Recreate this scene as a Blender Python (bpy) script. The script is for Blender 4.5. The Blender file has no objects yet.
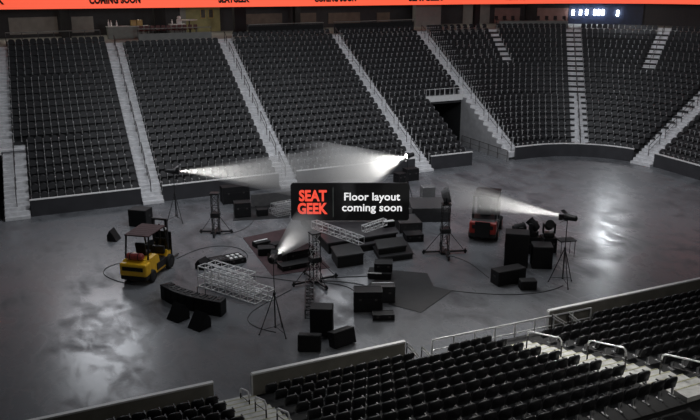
import bpy, bmesh, math, random
from mathutils import Vector, Matrix
random.seed(7)
scn = bpy.context.scene
col = scn.collection
PI = math.pi
def R_(d): return math.radians(d)

# ------------------------------------------------------------------ materials
def mat(name, base=(.5,.5,.5), rough=.5, metal=0., noise=0., nscale=8., bump=0., emit=None, estr=0., spec=.5, base2=None, rough2=None, coat=0.):
    m = bpy.data.materials.new(name); m.use_nodes = True
    nt = m.node_tree; b = nt.nodes['Principled BSDF']
    b.inputs['Base Color'].default_value = (*base, 1)
    b.inputs['Roughness'].default_value = rough
    b.inputs['Metallic'].default_value = metal
    b.inputs['Specular IOR Level'].default_value = spec
    if coat: b.inputs['Coat Weight'].default_value = coat
    if noise or base2 or bump:
        tc = nt.nodes.new('ShaderNodeTexCoord')
        n = nt.nodes.new('ShaderNodeTexNoise'); n.inputs['Scale'].default_value = nscale
        n.inputs['Detail'].default_value = 5
        nt.links.new(tc.outputs['Object'], n.inputs['Vector'])
        r = nt.nodes.new('ShaderNodeMapRange'); r.inputs[1].default_value = .3; r.inputs[2].default_value = .7
        nt.links.new(n.outputs['Fac'], r.inputs[0])
        b2 = base2 or tuple(min(1, c*(1+noise)) for c in base)
        b1 = base if base2 else tuple(c*(1-noise) for c in base)
        mx = nt.nodes.new('ShaderNodeMix'); mx.data_type = 'RGBA'
        mx.inputs[6].default_value = (*b1, 1); mx.inputs[7].default_value = (*b2, 1)
        nt.links.new(r.outputs[0], mx.inputs[0]); nt.links.new(mx.outputs[2], b.inputs['Base Color'])
        if rough2 is not None:
            rr = nt.nodes.new('ShaderNodeMapRange'); rr.inputs[1].default_value = .3; rr.inputs[2].default_value = .7
            rr.inputs[3].default_value = rough; rr.inputs[4].default_value = rough2
            nt.links.new(n.outputs['Fac'], rr.inputs[0]); nt.links.new(rr.outputs[0], b.inputs['Roughness'])
        if bump:
            bp = nt.nodes.new('ShaderNodeBump'); bp.inputs['Strength'].default_value = bump; bp.inputs['Distance'].default_value = .02
            nt.links.new(n.outputs['Fac'], bp.inputs['Height']); nt.links.new(bp.outputs['Normal'], b.inputs['Normal'])
    if emit:
        b.inputs['Emission Color'].default_value = (*emit, 1); b.inputs['Emission Strength'].default_value = estr
    return m

def floor_material():
    m = bpy.data.materials.new('polished_concrete'); m.use_nodes = True
    nt = m.node_tree; b = nt.nodes['Principled BSDF']; L = nt.links.new; b.inputs['Specular IOR Level'].default_value=.24
    tc = nt.nodes.new('ShaderNodeTexCoord')
    def nz(scale, detail, dist=0., vec=None):
        n = nt.nodes.new('ShaderNodeTexNoise'); n.inputs['Scale'].default_value = scale
        n.inputs['Detail'].default_value = detail; n.inputs['Distortion'].default_value = dist
        L(vec or tc.outputs['Object'], n.inputs['Vector']); return n
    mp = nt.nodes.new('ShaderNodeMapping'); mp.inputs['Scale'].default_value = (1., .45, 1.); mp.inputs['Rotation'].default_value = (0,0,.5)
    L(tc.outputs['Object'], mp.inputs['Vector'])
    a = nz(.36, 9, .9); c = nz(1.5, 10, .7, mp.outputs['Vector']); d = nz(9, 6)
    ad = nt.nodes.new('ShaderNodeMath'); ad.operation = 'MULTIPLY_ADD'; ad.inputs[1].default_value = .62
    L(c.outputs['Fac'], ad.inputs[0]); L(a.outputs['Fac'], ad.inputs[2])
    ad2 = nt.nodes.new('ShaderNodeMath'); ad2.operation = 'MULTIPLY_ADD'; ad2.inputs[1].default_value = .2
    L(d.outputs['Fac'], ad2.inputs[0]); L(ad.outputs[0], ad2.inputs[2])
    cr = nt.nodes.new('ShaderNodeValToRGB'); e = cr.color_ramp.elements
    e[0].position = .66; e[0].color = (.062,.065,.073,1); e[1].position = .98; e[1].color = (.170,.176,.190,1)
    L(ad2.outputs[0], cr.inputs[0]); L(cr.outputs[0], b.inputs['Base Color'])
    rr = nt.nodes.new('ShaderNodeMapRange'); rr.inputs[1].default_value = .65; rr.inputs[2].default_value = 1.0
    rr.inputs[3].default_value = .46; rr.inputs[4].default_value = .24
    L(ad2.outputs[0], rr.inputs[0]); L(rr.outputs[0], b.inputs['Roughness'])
    bp = nt.nodes.new('ShaderNodeBump'); bp.inputs['Strength'].default_value = .12; bp.inputs['Distance'].default_value = .03
    L(c.outputs['Fac'], bp.inputs['Height']); L(bp.outputs['Normal'], b.inputs['Normal'])
    return m

M = dict(
 floor=floor_material(),
 tier=mat('tier_concrete', (.028,.028,.030), .7, noise=.25, nscale=2),
 neartier=mat('near_tier_shaded', (.013,.013,.014), .85, noise=.25, nscale=2),  # darker copy of the tier concrete, near stand's dimness put into the colour
 stair=mat('stair_concrete', (.66,.66,.68), .7, noise=.15, nscale=3),
 nearstair=mat('near_stair_concrete', (.60,.60,.58), .7, noise=.22, nscale=4),
 nosing=mat('yellow_nosing', (.46,.445,.28), .6, noise=.25, nscale=6),
 fascia=mat('fascia_panel', (.035,.035,.04), .5, noise=.15, nscale=1.5),
 nearwall=mat('near_wall_panel', (.22,.21,.185), .6, noise=.18, nscale=1.5),
 cap=mat('wall_cap', (.72,.72,.72), .45, noise=.05, nscale=4),
 vomwall=mat('vomitory_wall', (.30,.30,.31), .75, noise=.12, nscale=2),
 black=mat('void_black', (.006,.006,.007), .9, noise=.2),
 seat=mat('seat_plastic', (.016,.016,.0185), .5, noise=.15, nscale=9, spec=.35),
 std=mat('seat_standard', (.50,.50,.51), .5, noise=.15, nscale=9),
 rail=mat('rail_steel', (.88,.88,.89), .4, .2, noise=.1),
 darkrail=mat('dark_rail', (.05,.045,.045), .5, noise=.2),
 cab=mat('black_cabinet', (.010,.010,.0115), .6, noise=.2, nscale=14, bump=.1, spec=.25),
 grille=mat('speaker_grille', (.007,.007,.008), .6, noise=.3, nscale=90, spec=.25),
 metal=mat('black_metal', (.018,.018,.02), .42, .3, noise=.2, nscale=20),
 alu=mat('aluminium', (.78,.78,.79), .45, .3, noise=.12, nscale=12),
 case=mat('road_case', (.012,.012,.014), .55, noise=.2, nscale=6),
 greycase=mat('grey_case', (.13,.13,.135), .6, noise=.15, nscale=5),
 cfloor=mat('concourse_floor', (.30,.30,.28), .6, noise=.15, nscale=1),
 darkgrey=mat('dark_grey_panel', (.032,.032,.035), .6, noise=.15, nscale=5),
 edge=mat('case_edging', (.55,.55,.56), .35, .7, noise=.1),
 stage=mat('stage_deck', (.05,.047,.052), .32, noise=.25, nscale=3),
 skirt=mat('stage_skirt', (.012,.012,.013), .8, noise=.2, nscale=9),
 redmat=mat('maroon_mat', (.05,.024,.028), .85, noise=.3, nscale=5, bump=.15),
 riser=mat('riser_deck', (.016,.016,.018), .5, noise=.2, nscale=4),
 blkmat=mat('dark_mat', (.014,.014,.016), .7, noise=.3, nscale=3, bump=.1),
 cable=mat('cable_rubber', (.012,.012,.012), .6, noise=.2),
 yellow=mat('yellow_paint', (.90,.52,.02), .38, noise=.07, nscale=5),
 redpaint=mat('red_paint', (.30,.02,.012), .42, noise=.12, nscale=5),
 maroon=mat('maroon_roof', (.045,.016,.018), .75, noise=.2, nscale=5),
 tyre=mat('tyre_rubber', (.012,.012,.012), .8, noise=.25, nscale=20, bump=.2),
 tank=mat('red_tank', (.38,.07,.06), .4, noise=.15),
 white=mat('white_surface', (.75,.75,.75), .5, noise=.05),
 lens=mat('lit_lens', (.9,.9,.9), .3, noise=.02, emit=(1,.98,.93), estr=30),
 sign=mat('sign_face', (.012,.012,.013), .5, noise=.12, nscale=2),
 signred=mat('sign_red_lit', (.9,.1,.06), .5, noise=.02, emit=(1,.085,.05), estr=.82),
 signwhite=mat('sign_white_lit', (.9,.9,.9), .5, noise=.02, emit=(1,1,1), estr=.80),
 signgrey=mat('sign_line', (.12,.12,.12), .5, noise=.02, emit=(.5,.6,.55), estr=.12),
 ribbon=mat('ribbon_orange_lit', (.8,.1,.05), .5, noise=.02, emit=(.87,.106,.050), estr=1.0),
 ribbontext=mat('ribbon_black', (.006,.004,.004), .7, noise=.1),
 beige=mat('beige_panel', (.20,.185,.17), .7, noise=.12, nscale=2),
 brown=mat('brown_panel', (.10,.075,.058), .6, noise=.2, nscale=2),
 mauve=mat('mauve_panel', (.22,.12,.105), .6, noise=.15, nscale=2),
 greywall=mat('grey_wall', (.19,.19,.18), .7, noise=.1, nscale=2),
 olive=mat('olive_wall', (.24,.225,.10), .7, noise=.25, nscale=1.2),
 bluelit=mat('blue_lit_panel', (.012,.022,.06), .5, noise=.2, nscale=3),  # the lounge's blue light put into the panel colour
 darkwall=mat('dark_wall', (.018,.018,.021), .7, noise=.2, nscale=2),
 counter=mat('counter_front', (.16,.18,.16), .6, noise=.12, nscale=3),
 counttop=mat('counter_top', (.5,.5,.48), .4, noise=.08, nscale=5),
 stoolred=mat('stool_red', (.07,.010,.010), .5, noise=.15),
 tube=mat('lit_tube', (.9,.9,.9), .5, noise=.02, emit=(.85,.93,1), estr=22),
 picture=mat('picture_dark', (.03,.025,.02), .5, noise=.4, nscale=4),
 gold=mat('picture_frame', (.35,.25,.07), .5, noise=.2),
)

# ------------------------------------------------------------------ mesh builder
class MB:
    def __init__(s): s.v=[]; s.f=[]; s.mi=[]; s.T=Matrix.Identity(4)
    def add(s, vs, fs, T=None, mi=0):
        n=len(s.v); X = s.T @ T if T is not None else s.T
        s.v += [tuple(X @ Vector(p)) for p in vs]; s.f += [tuple(n+i for i in f) for f in fs]; s.mi += [mi]*len(fs); return s
    def box(s, c, d, rz=0, T=None, mi=0):
        x,y,z=[q/2 for q in d]
        vs=[(-x,-y,-z),(x,-y,-z),(x,y,-z),(-x,y,-z),(-x,-y,z),(x,-y,z),(x,y,z),(-x,y,z)]
        fs=[(0,3,2,1),(4,5,6,7),(0,1,5,4),(1,2,6,5),(2,3,7,6),(3,0,4,7)]
        X=Matrix.Translation(c)@Matrix.Rotation(rz,4,'Z')
        if T is not None: X = X@T
        return s.add(vs,fs,X,mi)
    def rbox(s, c, d, b=.03, rz=0, T=None, mi=0):
        bm=bmesh.new(); bmesh.ops.create_cube(bm,size=1); bmesh.ops.scale(bm,vec=d,verts=bm.verts)
        bmesh.ops.bevel(bm,geom=bm.edges[:],offset=b,segments=2,affect='EDGES',profile=.5)
        X=Matrix.Translation(c)@Matrix.Rotation(rz,4,'Z')
        if T is not None: X = X@T
        bm.verts.index_update()
        s.add([v.co[:] for v in bm.verts],[[v.index for v in f.verts] for f in bm.faces],X,mi); bm.free(); return s
    def tube(s, a, b, r, n=8, r2=None, mi=0):
        a=Vector(a); b=Vector(b); d=b-a; L=d.length
        if L<1e-6: return s
        q=d.to_track_quat('Z','Y').to_matrix().to_4x4(); r2=r if r2 is None else r2
        vs=[];
        for k in range(n):
            t=2*PI*k/n; vs.append((r*math.cos(t),r*math.sin(t),0))
        for k in range(n):
            t=2*PI*k/n; vs.append((r2*math.cos(t),r2*math.sin(t),L))
        fs=[(k,(k+1)%n,n+(k+1)%n,n+k) for k in range(n)]+[tuple(reversed(range(n))),tuple(range(n,2*n))]
        return s.add(vs,fs,Matrix.Translation(a)@q,mi)
    def path(s, pts, r, n=6, mi=0):
        for p,q in zip(pts[:-1],pts[1:]): s.tube(p,q,r,n,mi=mi)
        return s
    def prism(s, poly, z0, z1, T=None, mi=0):
        n=len(poly)
        vs=[(x,y,z0) for x,y in poly]+[(x,y,z1) for x,y in poly]
        fs=[tuple(reversed(range(n))),tuple(range(n,2*n))]+[(k,(k+1)%n,n+(k+1)%n,n+k) for k in range(n)]
        return s.add(vs,fs,T,mi)
    def lathe(s, prof, n=16, T=None, mi=0):
        vs=[];fs=[];k=len(prof)
        for i in range(n):
            t=2*PI*i/n
            for r,z in prof: vs.append((r*math.cos(t),r*math.sin(t),z))
        for i in range(n):
            j=(i+1)%n
            for a in range(k-1): fs.append((i*k+a,j*k+a,j*k+a+1,i*k+a+1))
        fs.append(tuple(reversed([i*k for i in range(n)]))); fs.append(tuple(i*k+k-1 for i in range(n)))
        return s.add(vs,fs,T,mi)
    def build(s, name, m, parent=None, smooth=False):
        me=bpy.data.meshes.new(name); me.from_pydata(s.v,[],s.f)
        ms = m if isinstance(m,(list,tuple)) else [m]
        for q in ms: me.materials.append(q)
        if len(ms)>1: me.polygons.foreach_set('material_index', s.mi)
        bm=bmesh.new(); bm.from_mesh(me); bmesh.ops.recalc_face_normals(bm,faces=bm.faces); bm.to_mesh(me); bm.free()
        if smooth: me.polygons.foreach_set('use_smooth',[True]*len(me.polygons))
        o=bpy.data.objects.new(name,me); col.objects.link(o)
        if parent: o.parent=parent
        return o
def tag(o,label=None,cat=None,group=None,kind=None):
    if label: o['label']=label
    if cat: o['category']=cat
    if group: o['group']=group
    if kind: o['kind']=kind
    return o
def thing(name,label,cat,loc=(0,0,0),rz=0,group=None):
    o=bpy.data.objects.new(name,None); col.objects.link(o); o.empty_display_size=.2
    o.location=loc; o.rotation_euler=(0,0,rz); return tag(o,label,cat,group)
def struct(o): o['kind']='structure'; return o
def copy_tree(o,parent=None):
    c=o.copy(); col.objects.link(c)
    if parent: c.parent=parent
    for ch in list(o.children): copy_tree(ch,c)
    return c
def text_mesh(name,body,size,m,parent,loc,rot,weight=0.,align='CENTER',depth=.01,spacing=1.,sx=1.):
    cu=bpy.data.curves.new(name,'FONT'); cu.body=body; cu.size=size; cu.align_x=align; cu.align_y='BOTTOM_BASELINE'
    cu.extrude=depth; cu.offset=weight; cu.space_character=spacing; cu.resolution_u=3
    t=bpy.data.objects.new(name,cu); col.objects.link(t)
    dg=bpy.context.evaluated_depsgraph_get(); me=bpy.data.meshes.new_from_object(t.evaluated_get(dg))
    bpy.data.objects.remove(t); bpy.data.curves.remove(cu)
    me.materials.clear(); me.materials.append(m)
    o=bpy.data.objects.new(name,me); col.objects.link(o); o.parent=parent; o.location=loc; o.rotation_euler=rot; o.scale=(sx,1,1)
    return o

# ------------------------------------------------------------------ bowl geometry
CX,CY,RR=42.7,47.8,7.2
ARC=RR*PI/2
def kl(s):
    if s<36: return .075-.003*s
    if s<CX: return -.033*(CX-s)/(CX-36)
    return 0.
def P(s,d):
    if s<=CX: return (s+kl(s)*d, 55+d)
    if s<=CX+ARC:
        t=(s-CX)/RR; return (CX+(RR+d)*math.sin(t), CY+(RR+d)*math.cos(t))
    return (CX+RR+d, CY-(s-CX-ARC))
def facing(s,d):
    """angle of the outward direction (away from the floor)"""
    a=P(s,d); b=P(s,d+1); return math.atan2(b[1]-a[1],b[0]-a[0])
NR=23; D0=.3; T=.72; Z0=.65; RS=.40
dz=lambda i:(D0+T*i, Z0+RS*i)
def samples(a,b,step=1.):
    n=max(1,int(math.ceil((b-a)/step))); return [a+(b-a)*k/n for k in range(n+1)]
def strip_solid(mb,a,b,da,db,z0,z1,step=1.,mi=0):
    """closed slab following the bowl between s=a..b, offsets da..db, heights z0..z1"""
    S=samples(a,b,step); vs=[]; fs=[]
    for s in S:
        p=P(s,da); q=P(s,db)
        vs += [(p[0],p[1],z0),(q[0],q[1],z0),(q[0],q[1],z1),(p[0],p[1],z1)]
    for k in range(len(S)-1):
        o=4*k; n=o+4
        for e in range(4): fs.append((o+e,o+(e+1)%4,n+(e+1)%4,n+e))
    fs.append((0,1,2,3)); e=4*(len(S)-1); fs.append((e+3,e+2,e+1,e))
    mb.add(vs,fs,None,mi)
# floor
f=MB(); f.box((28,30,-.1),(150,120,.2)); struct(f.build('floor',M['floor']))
# far tiers
t=MB(); VOMROW=10; SEND=68
for i in range(NR):
    d,z=dz(i); zb=max(0.,z-RS-.3) if i>3 else 0.
    segs=[(-7,36.5),(40.15,SEND)] if i<VOMROW else [(-7,SEND)]
    if i<8: segs[0]=(.3,segs[0][1])
    for a,b in segs: strip_solid(t,a,b,d,d+T+.02,zb,z,1.2)
struct(t.build('tier_far',M['tier']))
# concourse slab
dt=D0+T*NR; zt=Z0+RS*(NR-1)+.25
cc=MB(); strip_solid(cc,-7,SEND,dt,dt+11,zt-.5,zt,1.2); struct(cc.build('floor_concourse',M['cfloor']))
# fascia walls with white cap
def fascia(a,b,name='wall_far'):
    w=MB(); strip_solid(w,a,b,-.02,.14,0,1.1,.5); o=struct(w.build(name,M['fascia']))
    c=MB(); strip_solid(c,a-.02,b+.02,-.05,.17,1.1,1.16,.5); c.build('wall_cap',M['cap'],o)
for a,b in ((1.95,9.2),(10.72,19.4),(20.86,31.05),(32.6,36.5),(40.9,51.55),(53.6,SEND)): fascia(a,b)
# stair flights (two steps per row), light concrete
def flight(edge, i0=0, i1=NR, ground=True, name='stair_flight'):
    m=MB()
    def slab(da,db,z0,z1):
        vs=[]
        for d in (da,db):
            l,r=edge(d); p=P(l,d); q=P(r,d)
            vs += [(p[0],p[1]),(q[0],q[1])]
        m.add([(vs[0][0],vs[0][1],z0),(vs[1][0],vs[1][1],z0),(vs[3][0],vs[3][1],z0),(vs[2][0],vs[2][1],z0),
               (vs[0][0],vs[0][1],z1),(vs[1][0],vs[1][1],z1),(vs[3][0],vs[3][1],z1),(vs[2][0],vs[2][1],z1)],
              [(0,3,2,1),(4,5,6,7),(0,1,5,4),(1,2,6,5),(2,3,7,6),(3,0,4,7)])
    if ground:
        slab(-.42,.05,0,.2); slab(-.05,.33,0,.43)
    for i in range(i0,i1):
        d,z=dz(i); zb=max(0,z-.45)
        slab(d-.005,d+T,zb,z+.012); slab(d+T*.5,d+T+.01,z,z+.21)
    return struct(m.build(name,M['stair']))
lin=lambda a,b:(lambda d:(a,b))
def rad(th,w): 
    return lambda d:(CX+RR*(R_(th)-w/2/(RR+d)), CX+RR*(R_(th)+w/2/(RR+d)))
flight(lin(.35,1.9),0,8)
flight(lin(-.6,1.05),8,NR,False)
k=MB(); strip_solid(k,-7,1.9,5.05,D0+T*8+.05,3.6,Z0+RS*7+.02); struct(k.build('floor_landing',M['stair']))
flight(lin(9.25,10.7)); flight(lin(19.42,20.84)); flight(lambda d:(31.08,32.55-.028*d)); 
flight(lin(40.15,41.5),0,NR,False)
EF=rad(35,1.45); EE1=rad(14.6,.95); EE2=rad(56.4,1.25); EG=lambda d:(CX+RR*R_(78.8)-.95*RR/(RR+d),CX+RR*R_(78.8)+.95*RR/(RR+d))
flight(EF,0,NR,False); flight(EE1,15,NR,False); flight(EE2,14,NR,False); flight(EG)
# stair G and stairs A, handrails down the middle
def handrail(edge,i0,i1,label,name='stair_handrail',m='darkrail',step=3,frac=.5):
    root=thing(name,label,'handrail',(0,0,0),0,None)
    first=True
    for i in range(i0,i1-1,step):
        j=min(i1-1,i+step-1); pts=[]
        for q,off in ((i,.25),(j,.25)):
            d,z=dz(q); l,r=edge(d); s=l+(r-l)*frac; x,y=P(s,d+off); pts.append((x,y,z))
        a,b=pts; h=.88
        k=MB(); k.path([a,(a[0],a[1],a[2]+h),(b[0],b[1],b[2]+h),b],.028,6); k.tube((a[0],a[1],a[2]+h*.5),(b[0],b[1],b[2]+h*.5),.02,6)
        k.build('hoop_rail',M[m],root)
    return root
handrail(lin(.35,1.9),0,8,'dark handrail down the short stair left of the leftmost front wall')
handrail(lin(9.25,10.7),0,NR,'dark handrail down the wide stair between the two leftmost seat blocks')
handrail(lin(19.42,20.84),0,NR,'dark handrail down the stair that ends left of the lit sign')
handrail(EF,0,NR,'dark handrail on the vertical stair in the middle of the curved end')
handrail(EG,0,14,'dark handrail on the diagonal stair at the far right that reaches the floor')
handrail(EE2,15,NR,'dark handrail on the short upper stair at the top right')
handrail(lambda d:(31.08,32.55-.028*d),0,NR,'dark handrail down the stair left of the tunnel block')
handrail(lin(40.15,41.5),0,NR,'dark handrail down the stair over the pale tunnel wall')
# vomitory on the right
v=MB()
dv,zv=dz(VOMROW)
hx0,hx1=36.5,40.15
strip_solid(v,36.35,40.3,dv-.25,dv+.1,zv-.45,zv+.05); struct(v.build('trim_1',M['cap']))
# side wall following the stair (stepped polygon)
def side_wall(s,i1,name):
    m=MB(); pr=[(0,0),(0,Z0+.1)]
    for i in range(i1):
        d,z=dz(i); pr += [(d,z+.16),(d+T,z+.16)]
    pr += [(D0+T*i1,0)]
    n=len(pr); vs=[]
    for off in (0,.12):
        for d,z in pr:
            x,y=P(s+off,d); vs.append((x,y,z))
    # fan-free: quads between successive columns
    fs=[]
    for k in range(n-1): fs.append((k,k+1,n+k+1,n+k))
    fs.append((n-1,0,n,2*n-1)); fs.append(tuple(range(n))); fs.append(tuple(reversed(range(n,2*n))))
    m.add(vs,fs); return struct(m.build(name,M['vomwall']))
side_wall(40.1,VOMROW,'wall_vomitory_right'); 
w2=side_wall(36.4,VOMROW,'wall_vomitory_left')

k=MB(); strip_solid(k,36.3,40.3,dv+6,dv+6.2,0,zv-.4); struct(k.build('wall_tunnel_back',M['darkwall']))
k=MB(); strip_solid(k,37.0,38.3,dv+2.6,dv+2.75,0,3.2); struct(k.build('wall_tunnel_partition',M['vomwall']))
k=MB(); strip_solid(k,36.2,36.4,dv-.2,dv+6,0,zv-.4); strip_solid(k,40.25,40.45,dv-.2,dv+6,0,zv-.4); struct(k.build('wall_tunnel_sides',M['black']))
k=MB(); strip_solid(k,-7,.25,4.9,5.1,0,3.62); struct(k.build('wall_opening_dark_left',M['black']))  # black wall stands in for the darkness of the left opening
k=MB(); strip_solid(k,-7,.3,4.82,5.06,3.3,3.62); struct(k.build('trim_2',M['cap']))
k=MB(); strip_solid(k,.25,.36,-.4,4.9,0,.12); struct(k.build('trim_5',M['black']))
k=MB(); k.box((-4,57.4,-.0),(8.4,4.9,.02)); struct(k.build('floor_opening_dark_left',M['black']))  # black sheet carries the left opening's darkness onto the floor
# rails in the vomitory
def rail_line(name,pts,label,m='rail',h=.95,npost=5,mid=True,r=.03,cat='railing'):
    root=thing(name,label,cat)
    a=MB(); up=lambda p,q:(p[0],p[1],p[2]+q)
    a.path([up(p,h) for p in pts],r,6); a.build('top_rail',M[m],root)
    if mid:
        b=MB(); b.path([up(p,h*.5) for p in pts],r*.7,6); b.build('middle_rail',M[m],root)
    tot=[0]
    for p,q in zip(pts[:-1],pts[1:]): tot.append(tot[-1]+(Vector(q)-Vector(p)).length)
    for n in range(npost):
        u=tot[-1]*n/(npost-1)
        for k2 in range(len(pts)-1):
            if u<=tot[k2+1]+1e-6:
                w=(u-tot[k2])/(tot[k2+1]-tot[k2]); p=Vector(pts[k2]).lerp(Vector(pts[k2+1]),w); break
        c=MB(); c.tube(p,(p[0],p[1],p[2]+h),r,6); c.build('post',M[m],root)
    return root
rail_line('floor_railing',[(*P(39.9,-.2),0),(*P(39.9,6.8),0)],'dark railing along the floor beside the pale tunnel wall',m='darkrail',npost=6)
hd=[(*P(36.5,dv+.0),zv+.05),(*P(40.2,dv+.0),zv+.05)]
rail_line('tunnel_guard_rail',hd,'thin rail on top of the white lintel over the tunnel opening',h=.6,npost=5,mid=False,r=.02)

# ------------------------------------------------------------------ seats
def seat_meshes():
    """origin on the tread under the back, facing -Y; returns MBs for backrest, pan, standard"""
    b=MB(); W=.235; prof=[(-.96,0),(-1,.2),(-.95,.30),(-.82,.365),(-.5,.40),(0,.41),(.5,.40),(.82,.365),(.95,.30),(1,.2),(.96,0)]
    fr=[];bk=[]
    for u,h in prof:
        x=u*W; z=.40+h; y=.02+h*.20+.03*(1-u*u)
        fr.append((x,y,z)); bk.append((x*.96,y+.055,z-.012))
    n=len(prof); vs=fr+bk
    fs=[tuple(range(n)),tuple(reversed(range(n,2*n)))]+[(k,k+1,n+k+1,n+k) for k in range(n-1)]+[(n-1,0,n,2*n-1)]
    b.add(vs,fs)
    p=MB(); X=Matrix.Translation((0,-.06,.44))@Matrix.Rotation(R_(68),4,'X')
    prof2=[(-.21,-.05),(.21,-.05),(.215,.22),(.17,.31),(0,.33),(-.17,.31),(-.215,.22)]
    p.prism(prof2,-.03,.03,X)
    s=MB(); s.box((-.255,-.05,.30),(.03,.07,.60)); s.box((-.255,-.05,.02),(.07,.26,.04)); s.box((-.255,-.10,.61),(.045,.30,.03),mi=1)
    return b,p,s
sb,sp,ss=seat_meshes()
allseats=[]   # (x,y,z,rz,section,row,index,n)
def fill(sec,rows,edge,spacing=.51):
    for i in rows:
        d,z=dz(i); d+=.36; a,b=edge(d)
        if a<b:
            mid=(a+b)/2; ra=math.dist(P(a,d),P(mid,d))+math.dist(P(mid,d),P(b,d)) if b-a<14 else b-a
            # arc length by sampling
            S=samples(a,b,.6); ra=sum(math.dist(P(u,d),P(w,d)) for u,w in zip(S[:-1],S[1:]))
            n=int((ra-.1)/spacing)
            for k in range(n):
                s=a+(b-a)*((k+.5)/n if n*spacing>ra-.6 else (k+.5)/n)
                x,y=P(s,d); allseats.append((x,y,z,facing(s,d)-PI/2,sec,i,k,n))
fill('leftmost block of the far stand',range(0,8),lin(2.05,9.2))
fill('leftmost block of the far stand',range(8,NR),lin(1.15,9.2))
fill('second block from the left of the far stand',range(0,NR-1),lin(10.78,19.38))
fill('block behind the lit sign',range(0,NR),lin(20.92,31.03))
fill('block left of the tunnel',range(0,VOMROW),lin(32.65,36.3))
fill('block above the tunnel',range(VOMROW,NR),lambda d:(32.6-.028*d,40.1))
fill('curved end block right of the tunnel',range(0,15),lambda d:(41.55,EF(d)[0]))
fill('curved end block right of the tunnel',range(15,NR),lambda d:(41.55,EE1(d)[0]))
fill('curved end block right of the tunnel',range(15,NR),lambda d:(EE1(d)[1],EF(d)[0]))
fill('curved end block beside the diagonal stair',range(0,14),lambda d:(EF(d)[1],EG(d)[0]))
fill('curved end block beside the diagonal stair',range(14,NR),lambda d:(EF(d)[1],EE2(d)[0]))
fill('curved end block beside the diagonal stair',range(14,NR),lambda d:(EE2(d)[1],EG(d)[0]))
fill('end block at the far right',range(0,NR),lambda d:(EG(d)[1]+.02,SEND-1))
# near stand
NY,NT,NZ,NRS=26.0,1.07,.40,.32; NROW=10
nz=lambda j:(NY-NT*j, NZ+NRS*j)
nt_=MB()
for j in range(NROW):
    y,z=nz(j); zb=0 if j<2 else z-.7
    nt_.box((18,(y+y-NT)/2-.01,(z+zb)/2),(56,NT+.02,z-zb))
struct(nt_.build('tier_near',M['neartier']))
k=MB(); yb=NY-NT*NROW; zb=NZ+NRS*NROW-.3
k.box((18,yb-6,zb-.3),(56,12,.4)); struct(k.build('floor_near_gap_dark',M['black']))  # black slab added for the darkness of the gap behind the rows
def near_row(sec,a,b,rows):
    for j in rows:
        y,z=nz(j); n=int((b-a)/.51)
        for k in range(n):
            x=a+(k+.5)*(b-a)/n
            if j==0 and (14.4<x<15.95 or 19.9<x<23.7): continue
            allseats.append((x,y-.62,z,PI,sec,j,k,n))
near_row('near stand left of the yellow-edged stair',-4,6.4,range(NROW))
near_row('middle block of the near stand',8.15,18.2,range(NROW))
near_row('right block of the near stand',19.95,36,range(NROW))
# camera (also used to choose which seats show largest)
CAM=Vector((0,0,16)); PIT=R_(17); YAW=R_(24.678)
FW=Vector((math.sin(YAW)*math.cos(PIT),math.cos(YAW)*math.cos(PIT),-math.sin(PIT)))
RT=Vector((math.cos(YAW),-math.sin(YAW),0)); UP=RT.cross(FW)
cd=bpy.data.cameras.new('camera'); cd.sensor_width=36; cd.lens=800/700*36; cd.clip_end=500
cam=bpy.data.objects.new('camera',cd); col.objects.link(cam); cam.location=CAM
cam.rotation_euler=(PI/2-PIT,0,-YAW); scn.camera=cam
def inframe(x,y,z,m=4):
    c=Vector((x,y,z))-CAM; dpt=c.dot(FW)
    if dpt<1: return None
    u=350+800*c.dot(RT)/dpt; w=210-800*c.dot(UP)/dpt
    return dpt if -m<u<700+m and -m<w<420+m else None
vis=[]
for q in allseats:
    d=inframe(q[0],q[1],q[2]+.7)
    if d: vis.append((d,q))
vis.sort(key=lambda a:a[0])
ORD=['front','second','third','fourth','fifth','sixth','seventh','eighth','ninth','tenth','eleventh','twelfth','thirteenth','fourteenth','fifteenth','sixteenth','seventeenth','eighteenth','nineteenth','twentieth','twenty-first','twenty-second','twenty-third','twenty-fourth','twenty-fifth','twenty-sixth','twenty-seventh','twenty-eighth','twenty-ninth','thirtieth','thirty-first','thirty-second']
def nth(k): return 'first' if k==0 else ORD[k]
proto=thing('arena_seat','x','seat')
sb.build('backrest',M['seat'],proto,True); sp.build('seat_pan',M['seat'],proto)
so=ss.build('seat_standard',[M['std'],M['seat']],proto); so['label']='grey seat standard with black armrest'
for n,(d,q) in enumerate(vis[:300]):
    o=proto if n==0 else copy_tree(proto)
    x,y,z,rz,sec,row,k,cnt=q
    o.location=(x,y,z); o.rotation_euler=(0,0,rz)
    ORDROW=lambda r:'front row' if r==0 else ORD[r]+' row up'
    if 'near stand left' in sec: lab='black folding seat in lower left corner block, %s, %s from the yellow-edged stair'%(ORDROW(row),nth(cnt-1-k))
    elif 'middle block' in sec: lab='black folding seat in middle near block, %s, %s from its %s stair'%(ORDROW(row),nth(min(k,cnt-1-k)),'left' if k<cnt/2 else 'right')
    elif 'right block' in sec: lab='black folding seat in right near block, %s, %s from the white-stepped stair'%(ORDROW(row),nth(k))
    else: lab='black folding seat in leftmost far block, %s, %s from its left end'%(ORDROW(row),nth(k))
    tag(o,lab,'seat','black folding arena seats')
rest=MB()
import itertools
base=[(m.v,m.f,mi) for m,mi in ((sb,0),(sp,0),(ss,1))]
chosen=set(id(q) for d,q in vis[:300])
V=[];F=[];I=[]
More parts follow.
